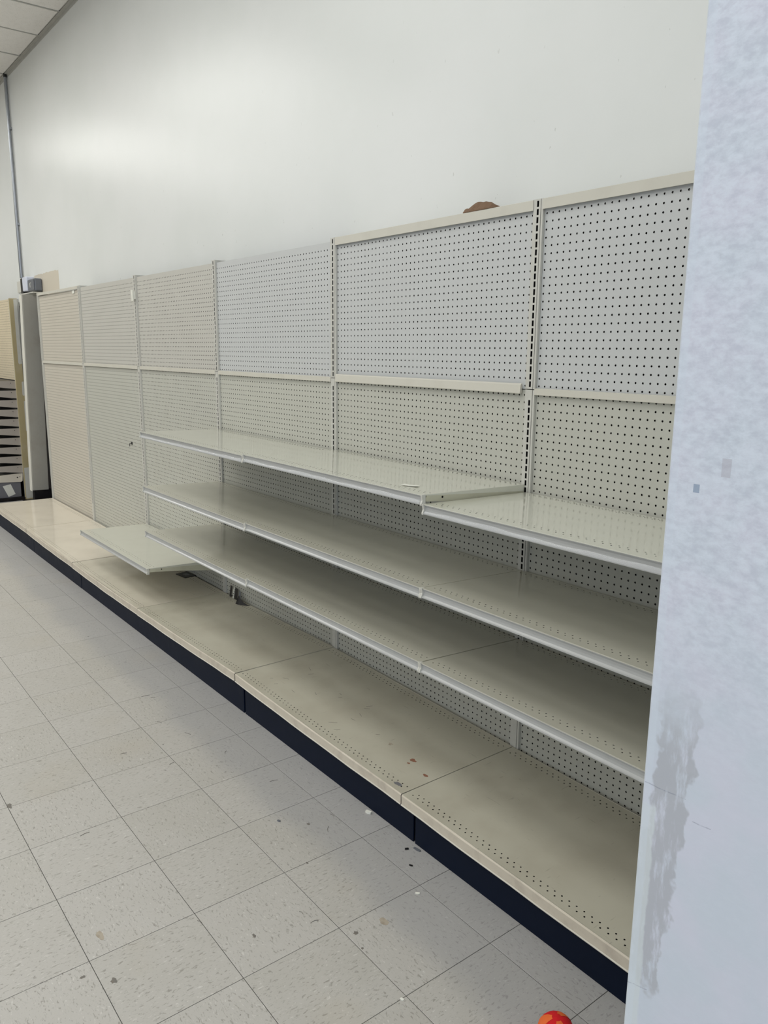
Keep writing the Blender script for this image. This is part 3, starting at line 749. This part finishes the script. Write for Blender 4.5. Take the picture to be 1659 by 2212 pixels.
# small litter on the floor
def scrap(name, x, y, w, h, rz, mat, label, cat='litter', th=.08, bent=.05):
    b = MB(); pts = [(-w/2, -h/2*.8), (w*.1, -h/2), (w/2, -h*.2), (w*.42, h/2), (-w*.1, h*.42), (-w/2, h*.3)]
    b.prism(pts, 'z', 0, th, mat); o = b.build(name, loc=(x, y, .006)); o.rotation_euler = (0, 0, rz); return tag(o, label, cat)
scrap('plastic_chip', -7.3, -21.7, .9, .5, .2, M_PAPER, 'white plastic chip on the floor against the navy kick plate', th=.3)
scrap('paper_scrap', 9.7, -27.0+.0, .55, .35, .7, M_PAPER, 'white paper scrap on the floor in front of the nearest deck')
scrap('foam_crumb', 3.2, -21.6, 1.1, .4, .1, M_BOXG, 'grey crumb on the floor at the kick plate joint', th=.12)
scrap('dark_crumb', 2.3, -22.6, .5, .3, 1.0, M_BLACK, 'black crumb on the floor below the kick plate joint', th=.15)
scrap('dark_crumb', 5.2, -24.3, .5, .25, .4, M_BLACK, 'black crumb on the floor, an inch right of the other one', th=.1)
scrap('white_flake', 34.0-13.2, -38.4, .4, .3, .3, M_PAPER, 'tiny white flake on the floor near the bottom of the picture')
scrap('pebble', -13.2, -32.8, .45, .3, .2, M_BOXG, 'small brown-grey pebble on a floor tile', th=.15)
M_STAIN = enamel('brown_stain', (168, 158, 142), .6, .6, 40); M_STAIN2 = enamel('dark_stain', (112, 108, 102), .6, .5, 60); M_RUST = enamel('rust_stain', (142, 96, 76), .6, .6, 60)
def blob(parent, x, y, z, rx, ry, mat, seed, name='stain', th=.006):
    q = random.Random(seed); pts = []
    for i in range(14):
        a = 2*math.pi*i/14; k_ = q.uniform(.6, 1.1); pts.append((rx*k_*math.cos(a), ry*k_*math.sin(a)))
    b = MB(); b.prism(pts, 'z', 0, th, mat); o = b.build(name, loc=(x, y, z)); o.parent = parent; return o
for i, (x, y, rx, ry, m_) in enumerate(((-6.4, -59.6, .9, .4, M_STAIN), (.9, -60.6, .5, .35, M_STAIN2), (-39.5, -61.5, .8, .35, M_STAIN2), (10.5, -36.7, .35, .3, M_STAIN2), (11.1, -33.1, .8, .6, M_STAIN),
        (-10.2, -29.9, .3, .2, M_STAIN2), (-3.2, -34.5, .25, .15, M_STAIN2), (12.8, -37.5, .2, .2, M_STAIN2), (-1.5, -63, .2, .4, M_STAIN2), (4.0, -46, .4, .2, M_STAIN2))):
    blob(floor, x, y, .003, rx, ry, m_, i)
# hair-like plastic slivers on the floor
for i in range(16):
    x = rr.uniform(-70, 25); y = rr.uniform(-66, -24) if i % 2 else rr.uniform(-40, -24); a = rr.uniform(0, 3.14); L = rr.uniform(.5, 1.6)
    b = MB(); c, s_ = math.cos(a), math.sin(a); n_ = (-s_*.025, c*.025)
    P = [(x, y), (x+c*L/2-s_*.12, y+s_*L/2+c*.12), (x+c*L, y+s_*L)]
    V = []
    for p in P: V += [(p[0]-n_[0], p[1]-n_[1], .01), (p[0]+n_[0], p[1]+n_[1], .01), (p[0], p[1], .07)]
    b.add(V, [(0, 3, 5, 2), (1, 2, 5, 4), (3, 6, 8, 5), (4, 5, 8, 7), (0, 1, 4, 3), (3, 4, 7, 6)], M_STAIN2)
    o = b.build('plastic_sliver'); tag(o, 'thin dark plastic sliver lying on the floor tiles', 'litter', 'dark slivers scattered on the floor')
# marks on the deck of the second bay
dk = [o for o in bpy.data.objects if o.name.startswith('base_deck') and o.parent and o.parent.name.startswith('shelving_bay')]
for (x, y, rx, ry, m_, sd) in ((-11.3, -14.7, .45, .4, M_STAIN, 1), (-5.7, -15.0, .6, .45, M_RUST, 2), (-5.5, -16.0, .35, .2, M_RUST, 3), (-.9-.6, -16.2, .55, .35, M_RUST, 4), (-2.2, -20.6, .8, .35, M_GREYBASE, 5)):
    f = (x-UX[1])/47.3; z = 7.2*(1-f)+6.55*f-.1*math.sin(math.pi*f)
    blob(dk[1], x-UX[1], y, z+.008, rx, ry, m_, sd)
for i in range(16):
    x = rr.uniform(-42, -14); y = rr.uniform(-19, -8); f = (x-UX[1])/47.3; z = 7.2*(1-f)+6.55*f-.1*math.sin(math.pi*f); a = rr.uniform(-.5, 1.2); L = rr.uniform(.5, 1.5)
    b = MB(); b.box((-L/2, -.03, 0), (L/2, .03, .012), M_STAIN2); o = b.build('scratch', dk[1], (x-UX[1], y, z+.004)); o.rotation_euler = (0, 0, a)
